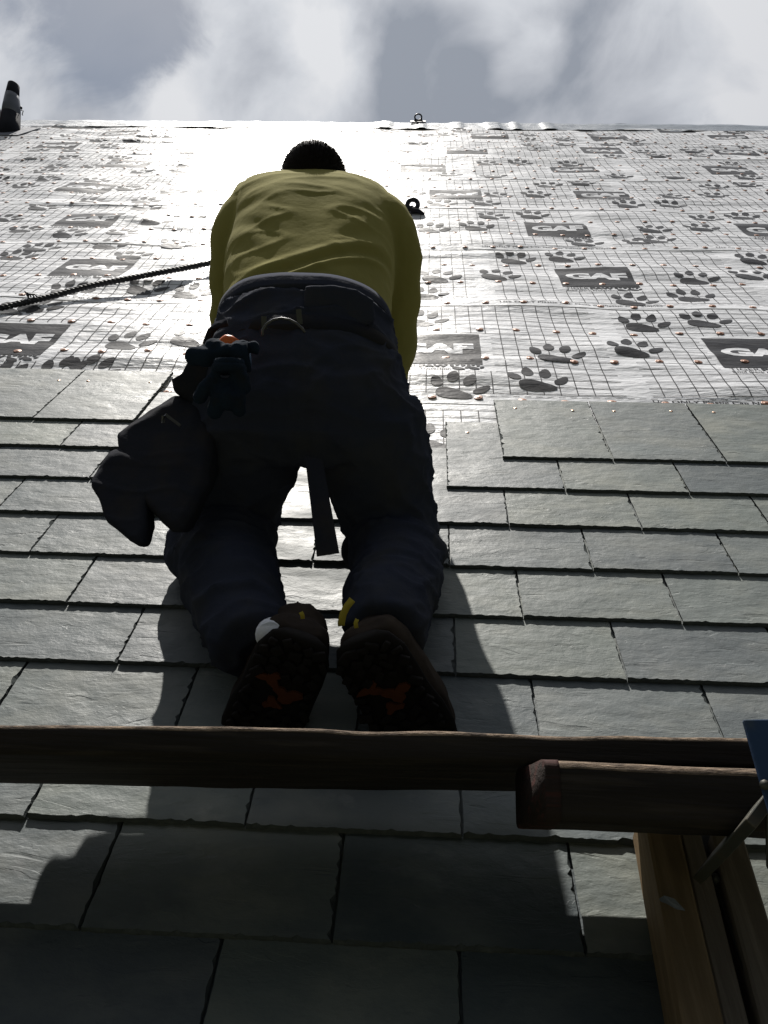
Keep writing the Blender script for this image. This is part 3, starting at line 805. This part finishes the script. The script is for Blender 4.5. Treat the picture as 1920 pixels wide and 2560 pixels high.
# ------------------------------------------------------------------ the kneeling man
man=thing('person','person kneeling on the slates, seen from behind, in yellow-green shirt and dark trousers','person',(-.1,1.3,.02))
def ring_sec(v,w,b_,Lp,Rp,tan,n=40,ex=2.4):
    ul=u_at(Lp,v,w); ur=u_at(Rp,v,w); c=Vector(((ul+ur)/2,v,w)); a=(ur-ul)/2
    t=Vector((0,tan[0],tan[1])).normalized(); nn=Vector((0,-t.z,t.y)); out=[]
    for k in range(n):
        th=2*math.pi*k/n; cx=math.copysign(abs(math.cos(th))**(2/ex),math.cos(th)); sy=math.copysign(abs(math.sin(th))**(2/ex),math.sin(th))
        out.append(c+Vector((a*cx,0,0))+nn*b_*sy)
    return out
def tubepx(mb, secs, n=24):
    pts=[Vector((u_at(px,v,w),v,w)) for v,w,px,r in secs]
    # resample smoothly
    P=[];Rr=[]
    for i in range(len(pts)-1):
        P0=pts[max(i-1,0)];P1=pts[i];P2=pts[i+1];P3=pts[min(i+2,len(pts)-1)]
        for k in range(6):
            t=k/6; P.append(cr(P0,P1,P2,P3,t)); Rr.append(secs[i][3]*(1-t)+secs[i+1][3]*t)
    P.append(pts[-1]);Rr.append(secs[-1][3])
    mb.tube(P,Rr,n); return P
torso=[(1.62,.345,.125,545,985),(1.70,.395,.125,550,980),(1.80,.425,.128,560,975),(1.90,.455,.130,562,980),(2.00,.482,.132,565,988),(2.10,.508,.130,578,985),
       (2.17,.530,.126,576,988),(2.24,.555,.110,572,988),(2.30,.573,.089,582,980),(2.345,.586,.066,608,952),(2.367,.593,.044,645,912)]
def torso_mesh(mb, infl=0, rng_=None):
    ss=torso if rng_ is None else torso[rng_[0]:rng_[1]]
    rs=[]
    for i,(v,w,b_,Lp,Rp) in enumerate(ss):
        a=ss[max(i-1,0)];c=ss[min(i+1,len(ss)-1)]
        rs.append(ring_sec(v,w,b_+infl,Lp-infl*1000,Rp+infl*1000,(c[0]-a[0],c[1]-a[1])))
    mb.rings(rs)
armL=[(2.29,.565,690,.060),(2.23,.552,632,.069),(2.165,.525,602,.069),(2.11,.45,588,.062),(2.09,.36,584,.057),(2.09,.26,584,.053),(2.12,.19,590,.049),(2.20,.11,612,.044),(2.27,.06,640,.037)]
armR=[(2.29,.565,875,.060),(2.23,.552,942,.069),(2.165,.525,975,.069),(2.11,.45,990,.063),(2.08,.37,990,.059),(2.07,.27,984,.055),(2.10,.19,974,.050),(2.18,.11,962,.044),(2.26,.06,950,.037)]
b=MB(); torso_mesh(b); tubepx(b,armL); tubepx(b,armR)
sh=remesh(b.me(),.0075,12)
for v in sh.vertices: pass
def fold_band(x, c, wdt): return math.exp(-((x-c)/wdt)**2)
def shirt_d(p,n):
    u,v,w=p
    d=.0014*nz3(u*7,v*7,w*7)
    uc=(u+.26)
    back = max(0,n.z)
    # sagging cross folds low on the back, swung into arcs
    y=v-1.74-.35*uc*uc*4-.10*math.sin(uc*6)
    d+= back*.0065*fold_band(y,.075,.016)*(.6+.4*nz3(u*5,0,0)) - back*.006*fold_band(y,.045,.016)
    d+= back*.007*fold_band(y,.015,.012)
    # drag lines from the armpits
    for sgn in (-1,1):
        s=uc*sgn
        a=(v-2.06)-(s-.10)*1.1
        m=max(0,min(1,(s-.03)/.10))*back
        d+= m*.0024*math.sin(a*62+2.2*nz3(u*4,v*4,1))*max(0,1-abs(v-1.95)/.2)
    # shoulder blades, hollow of the spine
    d+= back*.006*(fold_band(uc,.095,.07)+fold_band(uc,-.095,.06))*fold_band(v,2.07,.09)
    d-= back*.004*fold_band(uc,0,.035)*fold_band(v,1.98,.2)
    # ridged noise creases running across
    q=1-abs(nz3(u*6+v*5,v*14,w*9+3))*3.2
    d+=.0020*max(0,q)**2
    d-= back*.0035*fold_band(abs(uc),.212,.007)*(1 if v>1.95 else 0)
    # sleeve creases
    if abs(uc)>.20:
        d+=.004*math.sin(w*55+u*30+3*nz3(u*6,w*7,2))*max(0,1-back)*.7
    return d
displace(sh,shirt_d)
part('shirt',sh,M['shirt'],man)
# trousers
hips=[(1.735,.415,.132,545,986),(1.70,.398,.134,540,990),(1.66,.372,.140,528,1000),(1.61,.340,.150,505,1012),(1.57,.305,.150,492,1030),(1.545,.265,.135,490,1045),(1.53,.225,.10,530,1040)]
legR=[(1.575,.32,905,.110),(1.55,.28,915,.118),(1.535,.22,938,.112),(1.51,.15,962,.097),(1.475,.09,984,.088),(1.40,.085,986,.088),(1.30,.105,986,.083),(1.20,.13,980,.075),(1.13,.145,970,.070),(1.075,.150,960,.062)]
legL=[(1.575,.32,625,.112),(1.55,.28,612,.122),(1.535,.22,592,.118),(1.51,.15,572,.106),(1.475,.09,564,.098),(1.40,.088,566,.094),(1.30,.105,572,.088),(1.20,.125,590,.079),(1.13,.13,612,.072),(1.065,.130,640,.064)]
b=MB(); rs=[]
for i,(v,w,b_,Lp,Rp) in enumerate(hips):
    a=hips[max(i-1,0)];c=hips[min(i+1,len(hips)-1)]
    rs.append(ring_sec(v,w,b_,Lp,Rp,(a[0]-c[0],a[1]-c[1]),ex=2.6))
b.rings(rs); tubepx(b,legR); tubepx(b,legL)
# loose cloth at the back of the knees
b.ball((u_at(1010,1.42,.06),1.42,.085),(.085,.075,.06)); b.ball((u_at(520,1.42,.06),1.42,.08),(.085,.08,.06))
tr=remesh(b.me(),.006,5)
def tr_d(p,n):
    u,v,w=p
    d=.006*nz3(u*8,v*8,w*8)
    q=1-abs(nz3(u*5,v*16,w*12+3))*3.0
    d+=.008*max(0,q)**2
    q=1-abs(nz3(u*13+w*6,v*20,w*22+8))*3.4
    d+=.0045*max(0,q)**2
    if n.y<-.15:
        uc=u+.245
        d+=.0035*math.exp(-(uc/.008)**2)*(1 if w>.24 else 0)
        for s_ in (-1,1):
            a=abs(uc-s_*.10); q2=max(0,min(1,(.068-a)/.008))*max(0,min(1,(w-.27)/.01))*max(0,min(1,(.43-w)/.01)); d+=.004*q2
    k=max(0,1-abs(v-1.44)/.10)*max(0,1-w/.25)
    d+=.007*k*math.sin(v*90+w*50+3*nz3(u*5,v*5,0))
    return d
displace(tr,tr_d)
part('trousers',tr,M['trousers'],man)
# waistband
rs=[]
for (v,w,b_,Lp,Rp) in ((1.722,.410,.1345,543,988),(1.727,.411,.1365,541,990),(1.750,.420,.1345,545,986),(1.764,.425,.1325,548,982),(1.762,.425,.129,552,977),(1.73,.412,.128,552,979)):
    rs.append(ring_sec(v,w,b_,Lp,Rp,(.95,.3),n=72,ex=2.4))
b=MB(); b.rings(rs[:-1]); wb=b.me(); displace(wb,lambda p,n:.003*nz3(p.x*14,p.y*14,p.z*14)); part('waistband',wb,M['trousers'],man)

# body: one continuous skin from head to feet, with hands
b=MB(); torso_mesh(b,-.012)
hc=unproj(784,456,2.27)
# forward-down look direction of the head
look=Vector((0,.75,-.66)).normalized(); hup=Vector((0,.66,.75)).normalized()
hax=(Vector((1,0,0)),look,hup)
b.ball(hc,(.077,.096,.088),hax,n=28)
b.ball(hc+look*.035-hup*.055,(.060,.062,.062),hax,n=24)                       # jaw and face
b.ball(hc+look*.105-hup*.045,(.013,.018,.020),hax)                            # nose
b.ball(hc+look*.096-hup*.082,(.022,.010,.007),hax)                            # lips
for sg in (-1,1):
    b.ball(hc+Vector((sg*.030,0,0))+look*.088-hup*.012,(.020,.012,.008),hax)  # brow
    b.ball(hc+Vector((sg*.080,0,0))-hup*.028-look*.005,(.009,.018,.030),hax)  # ear
b.tube([hc-hup*.04-look*.03,Vector((hc.x,2.32,.565)),Vector((hc.x,2.22,.54))],[.052,.060,.08],20)
sk=lambda S,d:[(v,w,px,r-d) for v,w,px,r in S]
tubepx(b,sk(armL,.014)); tubepx(b,sk(armR,.014))
for S in (legL,legR): tubepx(b,sk(S[:-1],.022))
rs=[]
for i,(v,w,b_,Lp,Rp) in enumerate(hips):
    a=hips[max(i-1,0)];c=hips[min(i+1,len(hips)-1)]
    rs.append(ring_sec(v,w,b_-.02,Lp+30,Rp-30,(a[0]-c[0],a[1]-c[1])))
b.rings(rs)
for S,sg in ((armL,-1),(armR,1)):
    v,w,px,r=S[-1]; wr=Vector((u_at(px,v,w),v,w))
    palm=wr+Vector((-sg*.01,.065,-.018))
    b.tube([wr,wr+(palm-wr)*.6,palm+Vector((0,.02,-.006))],[.024,.03,.026],14)
    for q in range(4):
        x=(q-1.5)*.019; L_=(.068,.078,.072,.056)[q]
        p0=palm+Vector((x,.015,0)); p1=p0+Vector((x*.25,L_*.5,.006)); p2=p1+Vector((0,L_*.35,-.012)); p3=p2+Vector((0,L_*.22,-.014))
        b.tube([p0,p1,p2,p3],[.0098,.0092,.0085,.0065],10)
    p0=wr+Vector((-sg*.018,.03,-.006)); b.tube([p0,p0+Vector((-sg*.03,.025,-.008)),p0+Vector((-sg*.045,.055,-.012))],[.012,.011,.008],10)
# feet inside the shoes
def shoe_frame(hpx,tpx):
    heel=Vector((u_at(hpx,1.00,.190),1.00,.190)); toe=Vector((u_at(tpx,.985,-.01),.985,-.01))
    return heel,toe
SH=[shoe_frame(744,642),shoe_frame(912,1062)]
for (heel,toe),S in zip(SH,(legL,legR)):
    v,w,px,r=S[-2]; an=Vector((u_at(px,v,w),v,w)); d=toe-heel
    b.tube([an,heel+d*.22+Vector((0,.055,0)),heel+d*.5+Vector((0,.042,0)),heel+d*.85+Vector((0,.03,0))],[.034,.030,.028,.020],14)
sk_=remesh(b.me(),.006,4)
part('body',sk_,M['skin'],man)
# eyes are children of the body's face
for sg in (-1,1):
    b=MB(); b.ball(hc+Vector((sg*.030,0,0))+look*.092-hup*.026,(.012,.008,.008),hax,n=12); part('eye',b.me(),M['sock'],man)
# hair: cap and many short hairs
b=MB(); b.ball(hc+hup*.006-look*.006,(.0845,.098,.091),hax,n=36); b.ball(hc-hup*.035-look*.026,(.072,.072,.075),hax,n=28)
rh=random.Random(5)
for k in range(14000):
    z=rh.uniform(-.45,1); a=rh.uniform(0,2*math.pi); q=math.sqrt(max(0,1-z*z))
    l=Vector((q*math.cos(a),q*math.sin(a),z))
    if l.y>.55 and l.z<.45: continue
    n=(hax[0]*l.x/.0815+hax[1]*l.y/.098+hax[2]*l.z/.091).normalized()
    p=hc+hup*.006-look*.006+hax[0]*l.x*.0842+hax[1]*l.y*.0977+hax[2]*l.z*.0907
    d=(n+Vector((rh.uniform(-.35,.35),rh.uniform(-.35,.35),rh.uniform(-.35,.35)))).normalized()*rh.uniform(.004,.009)
    s_=d.cross(Vector((rh.random(),rh.random(),rh.random()))).normalized()*.00045
    b.add([p-s_,p+s_,p+d],[[0,1,2]])
part('hair',b.me(),M['hair'],man)

# shoes
for si,(heel,toe) in enumerate(SH):
    ax=(toe-heel); L_=ax.length; ax.normalize(); lat=Vector((1,0,0)); lat=(lat-ax*lat.dot(ax)).normalized(); upv=lat.cross(ax); 
    if upv.y<0: upv=-upv
    def sec(s,hw,y0,y1,n=32,ex=2.7,sh_=0):
        c=heel+ax*s+upv*(y0+y1)/2+lat*sh_; out=[]
        for k in range(n):
            th=2*math.pi*k/n; cx=math.copysign(abs(math.cos(th))**(2/ex),math.cos(th)); sy=math.copysign(abs(math.sin(th))**(2/ex),math.sin(th))
            out.append(c+lat*hw*cx+upv*(y1-y0)/2*sy)
        return out
    sg=-1 if si==0 else 1
    b=MB()
    b.rings([sec(s,hw,y0,y1,sh_=q*sg) for s,hw,y0,y1,q in ((-.014,.032,.014,.050,0),(0,.046,.010,.072,0),(.03,.056,.008,.084,0),(.07,.058,.008,.090,0),(.12,.060,.008,.088,.002),(.16,.062,.008,.078,.004),(.20,.060,.008,.066,.004),(.232,.050,.010,.052,.002),(.25,.034,.014,.044,0))])
    # ankle collar
    b.tube([heel+ax*.045+upv*.06, heel+ax*.04+upv*.095, heel+ax*.04+upv*.11],[.046,.046,.046],20)
    me=remesh(b.me(),.005,3); displace(me,lambda p,n:.0014*nz3(p.x*22,p.y*22,p.z*22)+.0022*max(0,1-abs(nz3(p.x*12,p.y*30,p.z*16))*5))
    sho=part('shoe',me,M['shoe'],man)
    # sole and lugs
    b=MB()
    b.rings([sec(s,hw,-.008,.014,ex=2.3,sh_=q*sg) for s,hw,q in ((-.016,.030,0),(-.008,.044,0),(.02,.057,0),(.06,.060,0),(.10,.060,.001),(.14,.064,.004),(.18,.064,.005),(.215,.058,.004),(.235,.044,.001),(.242,.024,0))])
    sole=part('sole',b.me(),M['rubber'],sho)
    rr=random.Random(si+4); b=MB()
    for s in [x*.019-.004 for x in range(0,13)]:
        hw=.050 if s<.1 else .055
        for q in range(5):
            x=(q-2)/2*hw*.92*(.75 if s<.01 or s>.21 else 1); c=heel+ax*(s+rr.uniform(-.004,.004)+ (.006 if q in(0,4) else 0))-upv*.0115+lat*(x+rr.uniform(-.003,.003))
            if .055<s<.125 and q in (1,2,3): continue
            an=rr.uniform(-1,1); a1=ax*math.cos(an)+lat*math.sin(an); a2_=lat*math.cos(an)-ax*math.sin(an)
            b.box(c,(rr.uniform(.004,.008),rr.uniform(.006,.011),.0035),(a1,a2_,upv),bev=.0018)
    part('lug',b.me(),M['rubber'],sho)
    for (so_,la,sz) in ((.068,-.022,1),(.088,.012,1.2),(.112,-.004,.8),(.188,.016 if si else -.02,.9)):
        c=heel+ax*so_+lat*la-upv*.0082; poly=[]
        for k in range(14):
            a=2*math.pi*k/14; r_=.0135*sz*(1+.45*math.sin(3*a+so_*90)+.2*rr.uniform(-1,1)); poly.append(c+ax*math.cos(a)*r_*.8+lat*math.sin(a)*r_*1.3)
        bo=MB(); bo.prism(poly,-.005,upv); part('orange_lug',bo.me(),M['orange'],sho,smooth=False)
# white sock showing at the left shoe
heel,toe=SH[0]
b=MB(); b.tube([unproj(676,1590,1.30),unproj(678,1586,1.34),unproj(684,1576,1.42)],[.021,.025,.028],18)
part('sock',b.me(),M['sock'],man)
# knee pads with yellow straps
for px,sg in ((985,-1),(566,1)):
    c=Vector((u_at(px,1.485,.05),1.485,.058)); b=MB(); b.ball(c,(.085,.095,.055),n=24); b.ball(c+Vector((sg*.075,-.05,.02)),(.03,.05,.03))
    me=remesh(b.me(),.006,3); kp=part('knee_pad',me,M['leather'],man)
def ribbon(pts,wd,th,wax):
    b=MB(); pts=[Vector(p) for p in pts]; rs=[]
    for i,p in enumerate(pts):
        t=(pts[min(i+1,len(pts)-1)]-pts[max(i-1,0)]).normalized(); a=(Vector(wax)-t*Vector(wax).dot(t)).normalized(); n=t.cross(a)
        rs.append([p+a*wd/2+n*th/2,p-a*wd/2+n*th/2,p-a*wd/2-n*th/2,p+a*wd/2-n*th/2])
    b.rings(rs); return b.me()
part('strap',ribbon([unproj(x-4,y,1.32) for x,y in ((885,1499),(872,1515),(862,1535),(857,1558),(858,1565))],.011,.002,(1,.0,.2)),M['yellow'],man)
part('strap',ribbon([unproj(x,y,1.27) for x,y in ((752,1530),(756,1538),(757,1547))],.006,.002,(1,0,0)),M['yellow'],man)
part('strap',ribbon([unproj(x,y,1.24) for x,y in ((893,1548),(889,1558),(891,1570))],.006,.002,(1,0,0)),M['yellow'],man)

# ------------------------------------------------------------------ tool belt
belt=thing('tool_belt','black leather tool belt with hanging pouches worn round the waist','tool belt',(-.3,1.65,.45))
rs=[]
for off,inf in ((-.02,-.002),(-.016,.004),(.014,.001),(.022,-.006)):
    v,w=1.655+off*.9,.370+off*.5
    rs.append(ring_sec(v,w,.146+inf,527-inf*1300,1000+inf*1300,(.87,.5),n=80,ex=2.5))
b=MB(); b.rings(rs+[rs[0]]); me=b.me(); displace(me,lambda p,n:.002*nz3(p.x*12,p.y*12,p.z*12))
part('belt',me,M['leather'],belt)
def silh(name, pts, z, th, voxel=.0058, bulge=1, disp=.0022, m='leather', z2=None):
    """pouch with a soft body: an outline at its own distance, given real thickness and rounded"""
    b=MB(); P=[unproj(x,y,(z if z2 is None else z+(z2-z)*(y-pts[0][1])/(max(q[1] for q in pts)-pts[0][1]+1e-6))) for x,y in pts]
    d=unproj(960,1280,2)-unproj(960,1280,1)
    c=sum(P,Vector())/len(P)
    n=len(P)
    rings=[[c+(p-c)*s+d*o for p in P] for s,o in ((.86,-th*.5),(.98,-th*.36),(1.01,0),(.99,th*.36),(.88,th*.55))]
    b.rings(rings); me=remesh(b.me(),voxel*.75,2,.4)
    displace(me,lambda p,nn:disp*nz3(p.x*16,p.y*16,p.z*16)+disp*.8*max(0,1-abs(nz3(p.x*9,p.y*20,p.z*14))*4))
    return part(name,me,M[m],belt)
Z5=lambda x,y:(200+x/2.304,780+y/2.304)
silh('pouch',[Z5(*q) for q in ((300,660),(420,580),(560,490),(720,480),(800,700),(760,1000),(620,1265),(560,1270),(470,1185),(412,1125),(330,1000),(250,790),(240,710))],1.66,.09,z2=1.49)
silh('pouch',[Z5(*q) for q in ((255,785),(190,805),(150,870),(85,960),(92,1020),(130,1080),(160,1170),(190,1220),(280,1290),(370,1355),(390,1335),(405,1250),(412,1120),(460,1000),(440,850))],1.61,.07,z2=1.46)
silh('pouch',[Z5(*q) for q in ((700,210),(620,330),(600,370),(540,400),(556,470),(700,560),(900,600),(1000,420),(960,240),(820,160))],1.68,.08)
part('belt_loop',ribbon([unproj(*Z5(x,y),1.60) for x,y in ((850,60),(790,75),(755,110),(735,160),(730,220))],.014,.004,(.6,.5,.6)),M['leather'],belt)
part('clip',ribbon([unproj(*Z5(x,y),1.53) for x,y in ((478,640),(480,600),(495,592),(530,620),(578,655))],.005,.004,(.3,.6,.6)),M['steel'],belt,smooth=False)
# hanging hammer loop strap between the legs
b=MB()
P=[unproj(x,y,z) for x,y,z in ((762,1140,1.53),(806,1150,1.53),(848,1383,1.42),(792,1392,1.42))]
b.prism(P,.006,unproj(960,1280,2)-unproj(960,1280,1)); part('loop_strap',b.me(),M['leather'],belt,smooth=False)
# steel hammer holder
arc=[unproj(400+x/2.304,320+y/2.304,1.555) for x,y in ((592,1200),(590,1165),(612,1130),(655,1104),(700,1096),(745,1104),(785,1125),(815,1150),(835,1178))]
b=MB(); b.tube(arc,.0026,8); part('hammer_holder',b.me(),M['steel'],belt)
for x0,y0,x1,y1 in ((598,1085,602,1160),(798,1045,806,1130)):
    part('tab',ribbon([unproj(400+x0/2.304,320+y0/2.304,1.562),unproj(400+x1/2.304,320+y1/2.304,1.562)],.0095,.003,(1,0,0)),M['grey_steel'],belt,smooth=False)
silh('holder_pad',[(400+x/2.304,320+y/2.304) for x,y in ((560,1180),(620,1110),(700,1085),(800,1120),(860,1190),(820,1290),(700,1320),(590,1290))],1.645,.03,m='trousers')
silh('holder_pad',[(400+x/2.304,320+y/2.304) for x,y in ((835,915),(1000,905),(1130,930),(1230,990),(1235,1110),(1100,1190),(850,1180),(830,1050))],1.67,.02,m='trousers')

def glove(label, wrist, dirs, palm_r, z, seedk):
    b=MB(); w0=unproj(*wrist,z)
    palm=unproj(*palm_r,z)
    b.tube([w0,(w0+palm)/2,palm],[.024,.030,.028],14)
    for pts,r in dirs:
        b.tube([unproj(x,y,z+dz) for x,y,dz in pts],r,12)
        x,y,dz=pts[-1]; b.ball(unproj(x,y,z+dz),r*.98)
    me=remesh(b.me(),.0034,2); displace(me,lambda p,n:.0018*nz3(p.x*45,p.y*45,p.z*45)+.0012*max(0,1-abs(nz3(p.x*25,p.y*60,p.z*40))*4))
    t=thing('work_glove',label,'work glove',w0,group='work gloves tucked in the tool belt')
    part('fabric',me,M['glove'],t)
    b=MB(); d=(palm-w0).normalized(); q=w0
    b.tube([q-d*.004,q+d*.01],[.0255,.0265],16); part('cuff',b.me(),M['glove'],t)
glove('lower blue glove in the tool belt, its fingers hanging down',Z5(860,290),
  [((( *Z5(790,370),.0),(*Z5(720,440),-.01),(*Z5(690,490),0)),.0120),(((*Z5(840,400),0),(*Z5(795,500),-.012),(*Z5(775,575),0)),.0125),(((*Z5(875,400),0),(*Z5(858,490),-.02),(*Z5(848,530),-.01)),.0115),(((*Z5(910,400),0),(*Z5(918,500),-.01),(*Z5(916,565),0)),.0115),(((*Z5(900,340),0),(*Z5(935,380),-.005),(*Z5(940,430),0)),.013)],
  Z5(860,350),1.43,1)
glove('upper blue glove in the tool belt, its fingers sticking out to the left',Z5(960,260),
  [(((*Z5(820,260),0),(*Z5(740,262),-.01),(*Z5(658,255),0)),.0165),(((*Z5(860,245),0),(*Z5(800,215),-.01),(*Z5(768,198),0)),.0135),(((*Z5(900,240),0),(*Z5(850,225),-.02),(*Z5(800,240),-.01)),.013),(((*Z5(940,230),0),(*Z5(940,205),0),(*Z5(938,197),0)),.012),(((*Z5(990,230),0),(*Z5(1000,212),0),(*Z5(998,203),0)),.011)],
  Z5(890,265),1.46,2)
b=MB(); P=[unproj(*Z5(x,y),1.545) for x,y in ((790,180),(815,150),(840,133),(880,138),(915,160),(905,190),(870,205),(810,200))]
c=sum(P,Vector())/len(P); d=unproj(960,1280,2)-unproj(960,1280,1)
b.rings([[c+(p-c)*s+d*o for p in P] for s,o in ((.7,-.012),(.95,-.007),(1,0),(1,.03))])
ot=part('hand_tool',b.me(),M['orange_tool'],None,base=c); tag(ot,'orange end of a hand tool poking out of the tool belt above the gloves','tool')
